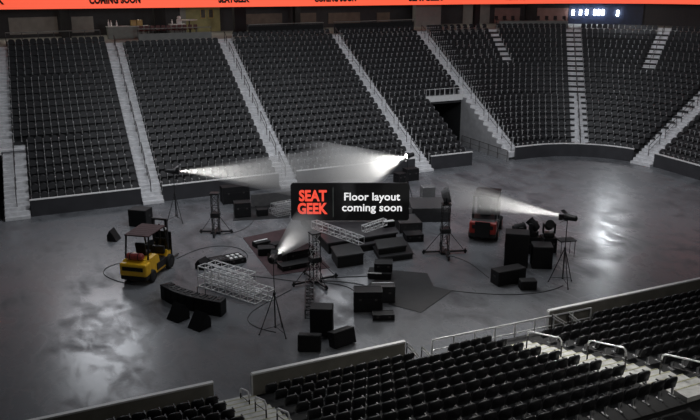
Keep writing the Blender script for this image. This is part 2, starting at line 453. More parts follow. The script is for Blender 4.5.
for q in allseats:
    if id(q) in chosen: continue
    if q[1]<27 and inframe(q[0],q[1],q[2]+.7,40) is None: continue
    x,y,z,rz=q[:4]; c,s=math.cos(rz),math.sin(rz)
    for (vs,fs,mi) in base:
        n=len(V)
        V += [(x+c*a-s*b,y+s*a+c*b,z+e) for a,b,e in vs]
        F += [tuple(n+i for i in f_) for f_ in fs]; I += [mi]*len(fs)
me=bpy.data.meshes.new('arena_seat_rows'); me.from_pydata(V,[],F); me.materials.append(M['seat']); me.materials.append(M['std'])
me.polygons.foreach_set('material_index',I); me.update()
o=bpy.data.objects.new('arena_seat_rows',me); col.objects.link(o)
tag(o,'rows of black folding seats filling the tiers of the far stand','seats',None,'stuff')
print('SEATS',len(allseats),len(vis),sum(1 for d,q in vis if q[1]<27))

# ------------------------------------------------------------------ near walls, stairs, rails
def nwall(x0,x1,end=True):
    w=MB(); w.box(((x0+x1)/2,26.36,.55),(x1-x0,.12,1.1)); o=struct(w.build('wall_near',M['nearwall']))
    c=MB(); c.box(((x0+x1)/2,26.36,1.13),(x1-x0+.02,.17,.07)); c.build('wall_cap',M['cap'],o)
    if end:
        e=MB(); e.box((x0-.02,26.36,.56),(.05,.16,1.12)); e.build('wall_end_post',M['cap'],o)
nwall(-8,6.48,False); nwall(8.0,14.6); nwall(21.95,45)
def nflight(a,b,j0,lab):
    m=MB(); y,z=nz(j0); n=MB()
    for j in range(j0,NROW):
        y,z=nz(j); m.box(((a+b)/2,y-NT/2,z-.12),(b-a,NT,.27)); m.box(((a+b)/2,y-NT*.75,z+.09),(b-a,NT*.5,.16))
        for yy,zz in ((y-.035,z+.018),(y-NT*.5-.035,z+.173)): n.box(((a+b)/2,yy,zz),(b-a,.045,.008))
    if j0==0: m.box(((a+b)/2,26.25,.1),(b-a,.5,.2)); 
    o=struct(m.build('stair_near',M['nearstair'])); n.build('step_nosing',M['nosing'],o); return o
nflight(6.5,8.02,0,''); nflight(18.3,19.82,1,'')
def hoop(x,j0,j1,label,m='rail',dy0=.2,dy1=.2,r=.03):
    (y0,z0),(y1,z1)=nz(j0),nz(j1); y0-=dy0; y1-=dy1
    root=thing('stair_hoop_rail',label,'handrail',(x,y0,z0))
    t_=MB(); h=.95; dy=y1-y0; dzz=z1-z0
    t_.path([(0,-.0,h-.1),(0,.02,h),(0,dy-.02,dzz+h),(0,dy,dzz+h-.1)],r,8); t_.build('handrail',M[m],root)
    for yy,zz in ((0,0),(dy,dzz)):
        p=MB(); p.tube((0,yy,zz),(0,yy,zz+h-.08),r*.9,8); p.build('post',M['darkrail'] if m=='rail' else M[m],root)
    p=MB(); p.tube((0,0,h*.5),(0,dy,dzz+h*.5),r*.6,6); p.build('middle_rail',M['darkrail'],root)
# three hoops along the white-stepped stair
def hoopY(x,y0,y1,label):
    j0=(NY-y0)/NT; j1=(NY-y1)/NT
    hoop2(x,y0,NZ+NRS*j0,y1,NZ+NRS*j1-.12,label)
def hoop2(x,y0,z0,y1,z1,label,h=.8,r=.032):
    root=thing('stair_hoop_rail',label,'handrail',(x,y0,z0)); dy=y1-y0; dd=z1-z0
    t_=MB(); t_.path([(0,0,h-.25),(0,-.03,h-.08),(0,-.15,h),(0,dy+.15,dd+h),(0,dy+.03,dd+h-.08),(0,dy,dd+h-.25)],r,8); t_.build('handrail',M['rail'],root)
    for yy,zz in ((0,0),(dy,dd)):
        p=MB(); p.tube((0,yy,zz-.25),(0,yy,zz+h-.25),r*.9,8); p.build('post',M['darkrail'],root)
    p=MB(); p.tube((0,0,h*.5),(0,dy,dd+h*.5),r*.5,6); p.build('middle_rail',M['darkrail'],root)
hoopY(19.0,24.0,21.9,'curved steel hoop rail at the bottom of the white-stepped stair')
hoopY(19.3,20.8,18.9,'bright steel hoop rail halfway up the white-stepped stair')
hoopY(19.35,17.4,15.7,'bright steel hoop rail at the top of the white-stepped stair')
hoop2(7.45,26.1,.1,25.0,.4,'short steel hoop rail at the foot of the yellow-edged stair',.75)
hoop2(7.4,24.1,.9,22.9,1.25,'steel hoop rail halfway along the yellow-edged stair',.65)
hoop2(7.55,22.2,1.45,21.0,1.8,'steel hoop rail nearest the bottom edge on the yellow-edged stair',.65)
rail_line('front_railing',[(15.9,26.3,0),(24.2,26.12,.0)],'long grey railing closing the gap between the two white-capped near walls',npost=9,h=.95,r=.04)
def slope_rail(x,y0,z0,y1,z1,label,dx=0,w=.03):
    root=thing('sloped_handrail',label,'handrail',(x,y0,0))
    for name,off in (('upper_rail',0),('lower_rail',-.13)):
        a=MB(); a.tube((0,0,z0+off),(dx,y1-y0,z1+off),w,8); a.build(name,M['rail'],root)
    b=MB(); b.tube((0,0,0),(0,0,z0),w*.8,8); b.build('post',M['darkrail'],root)
slope_rail(14.62,26.2,1.15,26.1,.5,'sloping steel handrail at the right end of the middle white-capped wall',.5)
slope_rail(15.3,26.15,.85,25.85,.45,'sloping steel handrail just left of the long grey railing',.35)
slope_rail(21.98,26.1,1.05,25.85,.62,'left bright sloping handrail inside the right white-capped wall',.6)
slope_rail(22.9,26.1,.95,25.7,.6,'right bright sloping handrail crossing the rail by the right wall',.35)
slope_rail(22.0,25.9,.5,25.7,.4,'low short handrail under the end of the right white-capped wall',.2)

# ------------------------------------------------------------------ concourse behind the far stand
DB=24.9
def panel(a,b,z0,z1,m,name,d=DB,th=.08):
    k=MB(); strip_solid(k,a,b,d-th,d,z0,z1,.6); return struct(k.build(name,M[m]))
k=MB(); strip_solid(k,-7,SEND,DB,DB+.3,zt,13.6,.8); struct(k.build('wall_back',M['darkwall']))
k=MB(); strip_solid(k,-7,SEND,17.6,DB+.3,12.75,13.0,.8); struct(k.build('ceiling_concourse',M['darkwall']))
ZB=zt
for n,(a,b,z0,z1,m) in enumerate([(1.1,5.6,ZB+.3,11.5,'beige'),(6.92,9.04,ZB+.3,11.45,'beige'),(17.9,18.5,ZB,12.2,'greywall'),(18.5,22.2,ZB,12.4,'olive'),
    (24.0,29.3,ZB+.6,11.3,'brown'),(31.2,33.4,ZB+.6,11.25,'brown'),(34.9,38.4,ZB+.4,11.2,'brown'),(40.2,41.6,ZB+.4,11.1,'brown'),
    (44.42,45.12,ZB,11.9,'greywall'),(45.25,45.9,ZB,11.4,'mauve'),(46.28,47.1,ZB,11.4,'mauve'),(47.12,48.9,ZB,12.2,'bluelit'),(48.95,50.3,ZB,11.9,'darkgrey')]):
    panel(a,b,z0,z1,m,'wall_panel')
# free-standing columns of the concourse
def column(s,w,d,m,name='trim_3'):
    k=MB(); strip_solid(k,s-w/2,s+w/2,d-.7,d,ZB,12.76,.4); struct(k.build(name,M[m]))
column(15.2,1.1,22.5,'black'); column(22.85,1.2,20.5,'black'); column(43.15,.75,22.5,'greywall'); column(46.09,.3,23,'black'); column(44.35,.15,20,'black'); column(6.25,.9,23.5,'black'); column(30.3,.6,23.5,'black')
# lit tubes in the blue-lit lounge
for n,(s,zc) in enumerate(((47.22,10.95),(47.4,10.95),(47.55,11.0),(47.75,11.0),(47.85,11.0),(47.95,11.0),(48.3,10.95))):
    x,y=P(s,DB-.5); k=MB(); k.rbox((0,0,0),(.24,.1,.6),.03)
    o=k.build('light_box',M['tube']); o.location=(x,y,zc); o.rotation_euler=(0,0,facing(s,DB)-PI/2)
    tag(o,'small white glowing light box in the blue upper lounge, %s from the left'%nth(n),'light','light boxes in the blue lounge')
# bar counters
def counter(a,b,d,label,h=1.05,items=()):
    s=(a+b)/2; x,y=P(s,d); root=thing('bar_counter',label,'counter',(x,y,ZB),facing(s,d)-PI/2)
    L=b-a
    k=MB(); k.rbox((0,0,h/2),(L,.7,h),.02); k.build('front_panel',M['counter'],root)
    k=MB(); k.rbox((0,0,h+.03),(L+.12,.85,.06),.015); k.build('countertop',M['counttop'],root)
    return (x,y,ZB+h+.06),facing(s,d)-PI/2
def on(basep,rz,u,v=0): return (basep[0]+u*math.cos(rz)-v*math.sin(rz),basep[1]+u*math.sin(rz)+v*math.cos(rz),basep[2])
bp,br=counter(9.95,13.6,20.2,'long pale bar counter behind the two leftmost seat blocks')
def bottle(p,label,m='white',h=.45):
    k=MB(); k.lathe([(.07,0),(.075,h*.55),(.03,h*.75),(.028,h)],10); o=k.build('bottle',M[m]); o.location=p; tag(o,label,'bottle','bottles on the bar counters')
for n,u in enumerate((-1.65,-1.42,-.95)): bottle(on(bp,br,u,.1*(n%2)),'pale bottle on the long bar counter, %s from its left end'%nth(n),'white',.5+.08*(n==0))
for n,u in enumerate((.5,1.05)):
    k=MB(); k.rbox((0,0,.25),(.5,.35,.5),.03); o=k.build('drinks_machine',M['gold']); o.location=on(bp,br,u); o.rotation_euler=(0,0,br)
    tag(o,'%s small amber drinks machine on the long bar counter'%('left','right')[n],'machine')
bp2,br2=counter(15.9,17.3,20.6,'short pale bar counter right of the dark column')
k=MB(); k.rbox((0,0,.22),(.45,.4,.44),.08); k.lathe([(.16,.44),(.2,.6),(.1,.72)],12); o=k.build('coffee_machine',M['white']); o.location=on(bp2,br2,.2); tag(o,'rounded white machine on the short bar counter','machine')
bottle(on(bp2,br2,-.45),'pale bottle on the short bar counter, left of the white machine')
# drink rail with red stools behind block two
def stools(sa,sb_,d,n,label,grp,mt='stoolred'):
    root=None
    for q in range(n):
        s=sa+(sb_-sa)*(q+.5)/n; x,y=P(s,d)
        if root is None:
            root=thing('bar_stool','x','stool')
            k=MB(); k.lathe([(.03,.0),(.2,.0),(.21,.05),(.18,.08),(0.02,.08)],12,Matrix.Translation((0,0,.72))); k.build('seat',M[mt],root)
            k=MB(); k.tube((0,0,.04),(0,0,.72),.03,8); k.lathe([(.02,0),(.2,0),(.2,.03),(.03,.05)],12); k.build('pedestal',M['metal'],root)
            k=MB(); k.rbox((0,.17,.98),(.36,.05,.34),.02); k.build('backrest',M[mt],root); r=root
        else: r=copy_tree(root)
        r.location=(x,y,ZB); r.rotation_euler=(0,0,facing(s,d)-PI/2)
        tag(r,label%nth(q),'stool',grp)
stools(12.6,18.3,18.9,11,'red bar stool at the rail behind the second seat block, %s from the left','red stools behind the second block')
stools(44.8,47.0,19.2,9,'dark bar stool along the grey drink rail of the curved end, %s from the left','stools at the curved drink rail','cab')
def drink_rail(a,b,d,label,m='greywall',h=1.0,low=.55):
    k=MB(); strip_solid(k,a,b,d,d+.1,ZB,ZB+low,.4); o=k.build('drink_rail',M[m]); tag(o,label,'rail')
    c=MB(); strip_solid(c,a,b,d-.15,d+.25,ZB+h-.05,ZB+h,.4); c.build('shelf',M['greywall'],o)
    for s in samples(a,b,1.4): 
        q=MB(); x,y=P(s,d+.05); q.tube((x,y,ZB),(x,y,ZB+h-.05),.03,6); q.build('post',M['darkrail'],o)
drink_rail(12.3,19.2,17.6,'pale drink rail behind the second seat block')
drink_rail(1.0,8.9,17.4,'pale rail with dark posts behind the leftmost seat block','brown',1.05,.3)
drink_rail(22.9,30.8,17.5,'thin pale rail behind the seat block left of the sign',h=1.1,m='black',low=.9)
drink_rail(32.0,40.6,17.5,'thin pale rail behind the seat block above the tunnel',h=1.1,m='black',low=.9)
drink_rail(44.85,46.95,17.4,'grey drink rail on top of the curved end block',h=.75,low=.7)
# parasol-like high table and pictures
x,y=P(17.6,19.6); root=thing('high_table','pale round high table beside the olive wall','table',(x,y,ZB))
k=MB(); k.lathe([(.02,0),(.75,0),(.75,.05),(.02,.06)],20,Matrix.Translation((0,0,1.5))); k.build('tabletop',M['counttop'],root)
k=MB(); k.tube((0,0,.05),(0,0,1.5),.05,8); k.lathe([(.02,0),(.3,0),(.3,.04),(.05,.06)],14); k.build('pedestal',M['metal'],root)
for n,s in enumerate((20.35,21.2)):
    x,y=P(s,DB-.12); o=MB().rbox((0,0,0),(.55,.06,.95),.02).build('framed_picture',M['gold']); o.location=(x,y,11.45); o.rotation_euler=(0,0,facing(s,DB)-PI/2)
    tag(o,'%s of two framed dark pictures on the olive wall'%('left','right')[n],'picture')
    MB().box((0,-.035,0),(.4,.02,.78)).build('print',M['picture'],o)
# white landing fronts at the top of the two right stairs
panel(49.1,50.2,ZB,ZB+.3,'white','trim_4',17.3,.2)

# ------------------------------------------------------------------ orange ribbon board with black lettering
def zr(s):
    K=[(-7,12.66),(0,12.6),(39,12.24),(45,12.17),(50.6,12.36),(70,12.4)]
    for (a,x),(b,y) in zip(K[:-1],K[1:]):
        if a<=s<=b: return x+(y-x)*(s-a)/(b-a)
    return 12.4
S=samples(-6.5,SEND,.6); vs=[];fs=[]
for s in S:
    p=P(s,17.3); q=P(s,17.55); z=zr(s)
    vs += [(*p,z),(*q,z),(*q,z+1.5),(*p,z+1.5)]
for i in range(len(S)-1):
    o=4*i; n=o+4
    for e in range(4): fs.append((o+e,o+(e+1)%4,n+(e+1)%4,n+e))
fs += [(0,1,2,3),(o+7,o+6,o+5,o+4)]
rib=MB().add(vs,fs).build('ribbon_board',M['ribbon']); tag(rib,'glowing orange ribbon board with black lettering along the upper deck','display')
def ribtext(body,a,b):
    s=(a+b)/2; x,y=P(s,17.26); pa,pb=P(s-.05,17.3),P(s+.05,17.3); az=math.atan2(pb[1]-pa[1],pb[0]-pa[0]); 
    w=math.dist(P(a,17.26),P(b,17.26))
    t_=text_mesh('lettering',body,.8,M['ribbontext'],rib,(0,0,0),(PI/2,0,az),.052,'CENTER',.01,1.05)
    xs=[v.co.x for v in t_.data.vertices]; ww=max(xs)-min(xs); t_.scale=(w/ww,1.0,1); c_=-(max(xs)+min(xs))/2*w/ww
    t_.location=(x+c_*math.cos(az),y+c_*math.sin(az),zr(s)+.42)
for b_,a,b in (('SEATGEEK',-2.0,1.25),('COMING SOON',8.2,12.7),('SEATGEEK',19.95,23.05),('COMING SOON',29.75,34.35),('SEATGEEK',40.3,43.1),('COMING SOON',44.8,45.86),('SEATGEEK',47.98,48.84)):
    ribtext(b_,a,b)

# ------------------------------------------------------------------ things on the arena floor
def rel(o,x,y): return (x,y)
def cabinet(name,label,cat,x,y,yaw,dims,z=0,style='speaker',group=None,tilt=0,m='cab'):
    w,d,h=dims   # w across the front, d deep; the front faces local -Y
    r=thing(name,label,cat,(x,y,z),yaw,group)
    TT=Matrix.Rotation(tilt,4,'X') if tilt else Matrix.Identity(4)
    k=MB(); k.T=TT; k.rbox((0,0,h/2),(w,d,h),min(.035,h*.12)); k.build('body',M[m],r)
    if style=='speaker':
        k=MB(); k.T=TT; k.rbox((0,-d/2-.006,h/2),(w*.9,.02,h*.9),.008); k.build('grille',M['grille'],r)
        for sx in (-1,1):
            k=MB(); k.T=TT; k.rbox((sx*(w/2+.004),0,h*.6),(.02,d*.3,h*.12),.006); k.build('handle',M['metal'],r)
    elif style=='case':
        k=MB(); k.T=TT; e=.018
        for sx in (-1,1):
            for sy in (-1,1): k.box((sx*w/2,sy*d/2,h/2),(e*2,e*2,h))
            k.box((sx*w/2,0,h),(e*1.6,d,e*1.6)); k.box((0,sx*d/2,h),(w,e*1.6,e*1.6))
        k.build('corner_edging',M['metal'],r)
        for sx in (-.28,.28):
            k=MB(); k.T=TT; k.rbox((sx*w,-d/2-.008,h*.62),(.12,.02,.10),.006); k.build('latch',M['darkrail'],r)
        k=MB(); k.T=TT; k.box((0,0,h*.66),(w+.008,d+.008,.02)); k.build('lid_seam',M['metal'],r)
    return r
def wedge(name,label,x,y,yaw,w=.72,d=.62,h=.55,group=None):
    r=thing(name,label,'monitor',(x,y,0),yaw,group)
    k=MB(); prof=[(-d/2,0),(d/2,0),(d/2,h*.55),(d*.2,h),(-d*.32,h*.28)]
    k.prism([(a,b) for a,b in prof],-w/2,w/2,Matrix(((0,0,1,0),(1,0,0,0),(0,1,0,0),(0,0,0,1)))); k.build('body',M['cab'],r)
    a=Vector((0,-d*.32,h*.28)); b=Vector((0,d*.2,h)); nrm=Vector((0,-(b.z-a.z),(b.y-a.y))).normalized(); c=(a+b)/2+nrm*.006
    ang=math.atan2(b.z-a.z,b.y-a.y)
    g=MB(); g.box(c,(w*.9,(b-a).length*.9,.012),0,Matrix.Rotation(ang,4,'X')); g.build('grille',M['grille'],r)
    return r
def truss_mb(L,w,diag=True,bay=.5,r=.025):
    ch=[];la=MB(); hw=w/2
    cs=[(-hw,-hw),(hw,-hw),(hw,hw),(-hw,hw)]
    for a,b in cs: ch.append(MB().tube((0,a,b),(L,a,b),r,8))
    n=max(1,round(L/bay)); bl=L/n
    for q in range(4):
        a=cs[q]; b=cs[(q+1)%4]
        for i in range(n):
            p,s=(a,b) if i%2==0 else (b,a)
            if q%2==0 and diag: la.tube((i*bl,*p),((i+1)*bl,*s),r*.55,6)
            la.tube((i*bl,*a),(i*bl,*b),r*.7,6)
        la.tube((L,*a),(L,*b),r*.6,6)
    return ch,la
def truss(label,p,yaw,L,w,pitch=0,group=None,m='alu',name='box_truss',roll=0,bay=.5,r=.025,diag=True):
    root=thing(name,label,'truss',p,yaw,group); root.rotation_euler=(roll,pitch,yaw)
    ch,la=truss_mb(L,w,diag,bay=bay,r=r)
    for c in ch: c.build('chord',M[m],root)
    la.build('lacing',M[m],root); return root

# --- light stands
def light_stand(x,y,h,label,aim,feet,spread=.62,energy=3000,cone=20,vlen=8.,vden=.2):
    root=thing('light_stand',label,'light stand',(x,y,0),0)
    k=MB(); k.tube((0,0,.30),(0,0,h*.58),.032,10); k.tube((0,0,h*.55),(0,0,h-.1),.022,10); k.build('pole',M['metal'],root)
    k=MB(); k.lathe([(.03,0),(.065,.02),(.065,.12),(.03,.14)],12,Matrix.Translation((0,0,h*.52))); k.build('collar',M['metal'],root)
    k=MB(); k.lathe([(.03,0),(.06,.01),(.06,.07),(.03,.08)],12,Matrix.Translation((0,0,.32))); k.build('hub',M['metal'],root)
    for a in feet:
        c,s=math.cos(R_(a)),math.sin(R_(a))
        k=MB(); k.tube((c*.04,s*.04,h*.52),(c*spread,s*spread,.03),.022,8); lg=k.build('leg',M['metal'],root)
        k=MB(); k.tube((c*spread,s*spread,.03),(c*(spread+.03),s*(spread+.03),0),.04,8); k.build('rubber_foot',M['tyre'],lg)
        k=MB(); k.tube((c*.03,s*.03,.36),(c*spread*.86,s*spread*.86,.24),.014,6); k.build('brace',M['metal'],root)
    d=(Vector(aim)-Vector((x,y,h))).normalized(); q=d.to_track_quat('Z','Y').to_matrix().to_4x4()
    X=Matrix.Translation((0,0,h))@q@Matrix.Scale(1.3,4)
    k=MB(); k.T=X; k.lathe([(.05,-.42),(.11,-.38),(.13,-.1),(.15,.05),(.15,.09),(.125,.09),(.12,.02)],18); hd=k.build('lamp_head',M['metal'],root)
    k=MB(); k.T=X; k.lathe([(.005,.04),(.115,.04),(.115,.055),(.005,.06)],18); k.build('lens',M['lens'],hd)
    for ang in (0,90,180,270):
        k=MB(); k.T=X@Matrix.Rotation(R_(ang),4,'Z'); k.box((0,.19,.17),(.24,.012,.2),0,Matrix.Rotation(R_(-35),4,'X')); k.build('barn_door',M['metal'],hd)
    k=MB(); 
    for sx in (-1,1): k.T=X; k.tube((sx*.17,0,-.05),(sx*.17,.0,-.05),.01)
    k.T=Matrix.Identity(4); k.tube((0,0,h-.22),(0,0,h-.02),.03,8); k.box((0,0,h-.18),(.36,.05,.03)); k.build('yoke',M['metal'],root)
    L=bpy.data.lights.new('spot_lamp','SPOT'); L.energy=energy; L.spot_size=R_(cone); L.spot_blend=.6; L.shadow_soft_size=.05; L.color=(1,.98,.95)
    lo=bpy.data.objects.new('spot_lamp',L); col.objects.link(lo); lo.location=Vector((x,y,h))+d*.16; lo.rotation_euler=d.to_track_quat('-Z','Y').to_euler()
    # haze lit by the lamp
    hz=MB(); half=R_(cone/2)*1.02; prof=[(.12,.2)]
    for t_ in range(1,13): 
        u=vlen*t_/12; prof.append((.12+math.tan(half)*u,.2+u))
    hz.lathe(prof,32); o=hz.build('haze',haze_mat(vlen,vden)); o.location=(x,y,h); o.rotation_euler=d.to_track_quat('Z','Y').to_euler()
    return root,o
def haze_mat(vlen,den):
    m=bpy.data.materials.new('stage_haze'); m.use_nodes=True; nt=m.node_tree; nt.nodes.clear(); L=nt.links.new
    out=nt.nodes.new('ShaderNodeOutputMaterial'); v=nt.nodes.new('ShaderNodeVolumeScatter'); v.inputs['Anisotropy'].default_value=.0; v.inputs['Color'].default_value=(1,1,1,1)
    tc=nt.nodes.new('ShaderNodeTexCoord'); sx=nt.nodes.new('ShaderNodeSeparateXYZ'); L(tc.outputs['Object'],sx.inputs[0])
    mr=nt.nodes.new('ShaderNodeMapRange'); mr.inputs[1].default_value=vlen*.45; mr.inputs[2].default_value=vlen*1.0; mr.inputs[3].default_value=1; mr.inputs[4].default_value=0
    mr.interpolation_type='SMOOTHSTEP'
    near=nt.nodes.new('ShaderNodeMapRange'); near.inputs[1].default_value=0; near.inputs[2].default_value=vlen*.6; near.inputs[3].default_value=den*.05; near.inputs[4].default_value=den
    L(sx.outputs['Z'],near.inputs[0])
    mm=nt.nodes.new('ShaderNodeMath'); mm.operation='MULTIPLY'; L(mr.outputs[0],mm.inputs[0]); L(near.outputs[0],mm.inputs[1])
    L(sx.outputs['Z'],mr.inputs[0])
    n=nt.nodes.new('ShaderNodeTexNoise'); n.inputs['Scale'].default_value=.8; n.inputs['Detail'].default_value=2; L(tc.outputs['Object'],n.inputs['Vector'])
    mu=nt.nodes.new('ShaderNodeMath'); mu.operation='MULTIPLY'; L(mm.outputs[0],mu.inputs[0])
    nr=nt.nodes.new('ShaderNodeMapRange'); nr.inputs[1].default_value=.3; nr.inputs[2].default_value=.7; nr.inputs[3].default_value=.88; nr.inputs[4].default_value=1.1; L(n.outputs['Fac'],nr.inputs[0]); L(nr.outputs[0],mu.inputs[1])
    L(mu.outputs[0],v.inputs['Density']); L(v.outputs[0],out.inputs['Volume']); return m
BEAMS=[
 (10.5,50.05,3.4,'tall black light stand at the far left whose beam points right along the front wall',(22,49.5,1.9),(200,290,70),19,11),
 (25.95,47.0,3.5,'black light stand behind the right end of the lit sign',(18.0,45.2,2.6),(20,140,260),42,8.0),
 (10.75,31.5,3.65,'black light stand in the foreground left of the speaker trio',(17.0,42.2,1.6),(165,290,45),9.5,11.5),
 (26.4,30.8,3.7,'black light stand right of the black speaker group',(22.0,43.5,3.1),(125,255,10),15,9.),
]
EN=[5600,5400,5000,7000]; DEN=[.62,.62,.55,.48]
for (x,y,h,lab,aim,feet,cone,vl),en,de in zip(BEAMS,EN,DEN):
    r,o=light_stand(x,y,h,lab,aim,feet,.72,en,cone,vl,de)
    tag(o,'pale haze in the beam of the '+lab.replace('tall ',''),'haze',None,'stuff')

# --- crank towers with outriggers
def tower(x,y,h,yaw,label,w=.42,arm=1.1,lm='metal'):
    root=thing('lifting_tower',label,'tower',(x,y,0),yaw)
    for sx,sy in ((-1,-1),(1,-1),(1,1),(-1,1)): MB().tube((sx*w/2,sy*w/2,.1),(sx*w/2,sy*w/2,h),.024,8).build('mast_leg',M['metal'],root)
    la=MB(); n=int(h/.42); bl=(h-.1)/n; cs=[(-1,-1),(1,-1),(1,1),(-1,1)]
    for q in range(4):
        a=cs[q]; b=cs[(q+1)%4]
        for i in range(n):
            p,s=(a,b) if i%2==0 else (b,a); z0=.1+i*bl
            la.tube((p[0]*w/2,p[1]*w/2,z0),(s[0]*w/2,s[1]*w/2,z0+bl),.012,6)
            la.tube((a[0]*w/2,a[1]*w/2,z0),(b[0]*w/2,b[1]*w/2,z0),.012,6)
    la.build('lacing',M[lm],root)
    MB().rbox((0,0,h+.04),(w+.12,w+.12,.08),.02).build('head_block',M['metal'],root)
    MB().rbox((0,0,h*.48),(w+.14,w+.14,.28),.03).build('sleeve',M['metal'],root)
    MB().rbox((0,0,.1),(w+.15,w+.15,.14),.02).build('base',M['metal'],root)
    for a in (0,90,180,270):
        c,s=math.cos(R_(a)),math.sin(R_(a))
        k=MB(); k.box((c*(arm+w/2)/2,s*(arm+w/2)/2,.12),(arm,.09,.09) if a%180==0 else (.09,arm,.09)); o=k.build('outrigger',M['metal'],root)
        MB().tube((c*arm,s*arm,0),(c*arm,s*arm,.26),.06,8).build('screw_foot',M['metal'],o)
        MB().tube((c*w/2,s*w/2,h*.45),(c*arm*.95,s*arm*.95,.16),.02,6).build('brace',M['metal'],root)
    return root
tower(12.2,46.55,2.55,R_(65),'small black lifting tower with four outriggers, furthest left',arm=.95)
tower(14.75,36.5,2.7,R_(5),'tall black lattice lifting tower in the centre between foreground lamp and stage',arm=1.25,lm='alu')
tower(23.25,37.45,2.95,R_(70),'black lifting tower with four outriggers left of the red forklift',arm=1.22)
# lamp on the right tower
r=thing('flood_lamp','grey drum-shaped flood lamp on top of the tower by the red forklift','lamp',(23.25,37.45,3.03),R_(-30))
MB().rbox((0,0,.06),(.3,.3,.12),.02).build('base',M['metal'],r)
k=MB(); k.T=Matrix.Translation((0.05,0,.5))@Matrix.Rotation(R_(75),4,'Y')@Matrix.Scale(1.0,4); k.lathe([(.05,-.34),(.36,-.28),(.46,0),(.46,.14),(.41,.15)],20); k.build('drum',M['greycase'],r)
k=MB(); k.box((0,.47,.25),(.06,.04,.34)); k.box((0,-.47,.25),(.06,.04,.34)); k.box((0,0,.1),(.06,.98,.04)); k.build('yoke',M['metal'],r)
truss('grey ladder-like truss lying on the floor between tower and large speaker',(14.2,35.9,.27),R_(-112),3.9,.42,0,None,'metal',bay=.45)

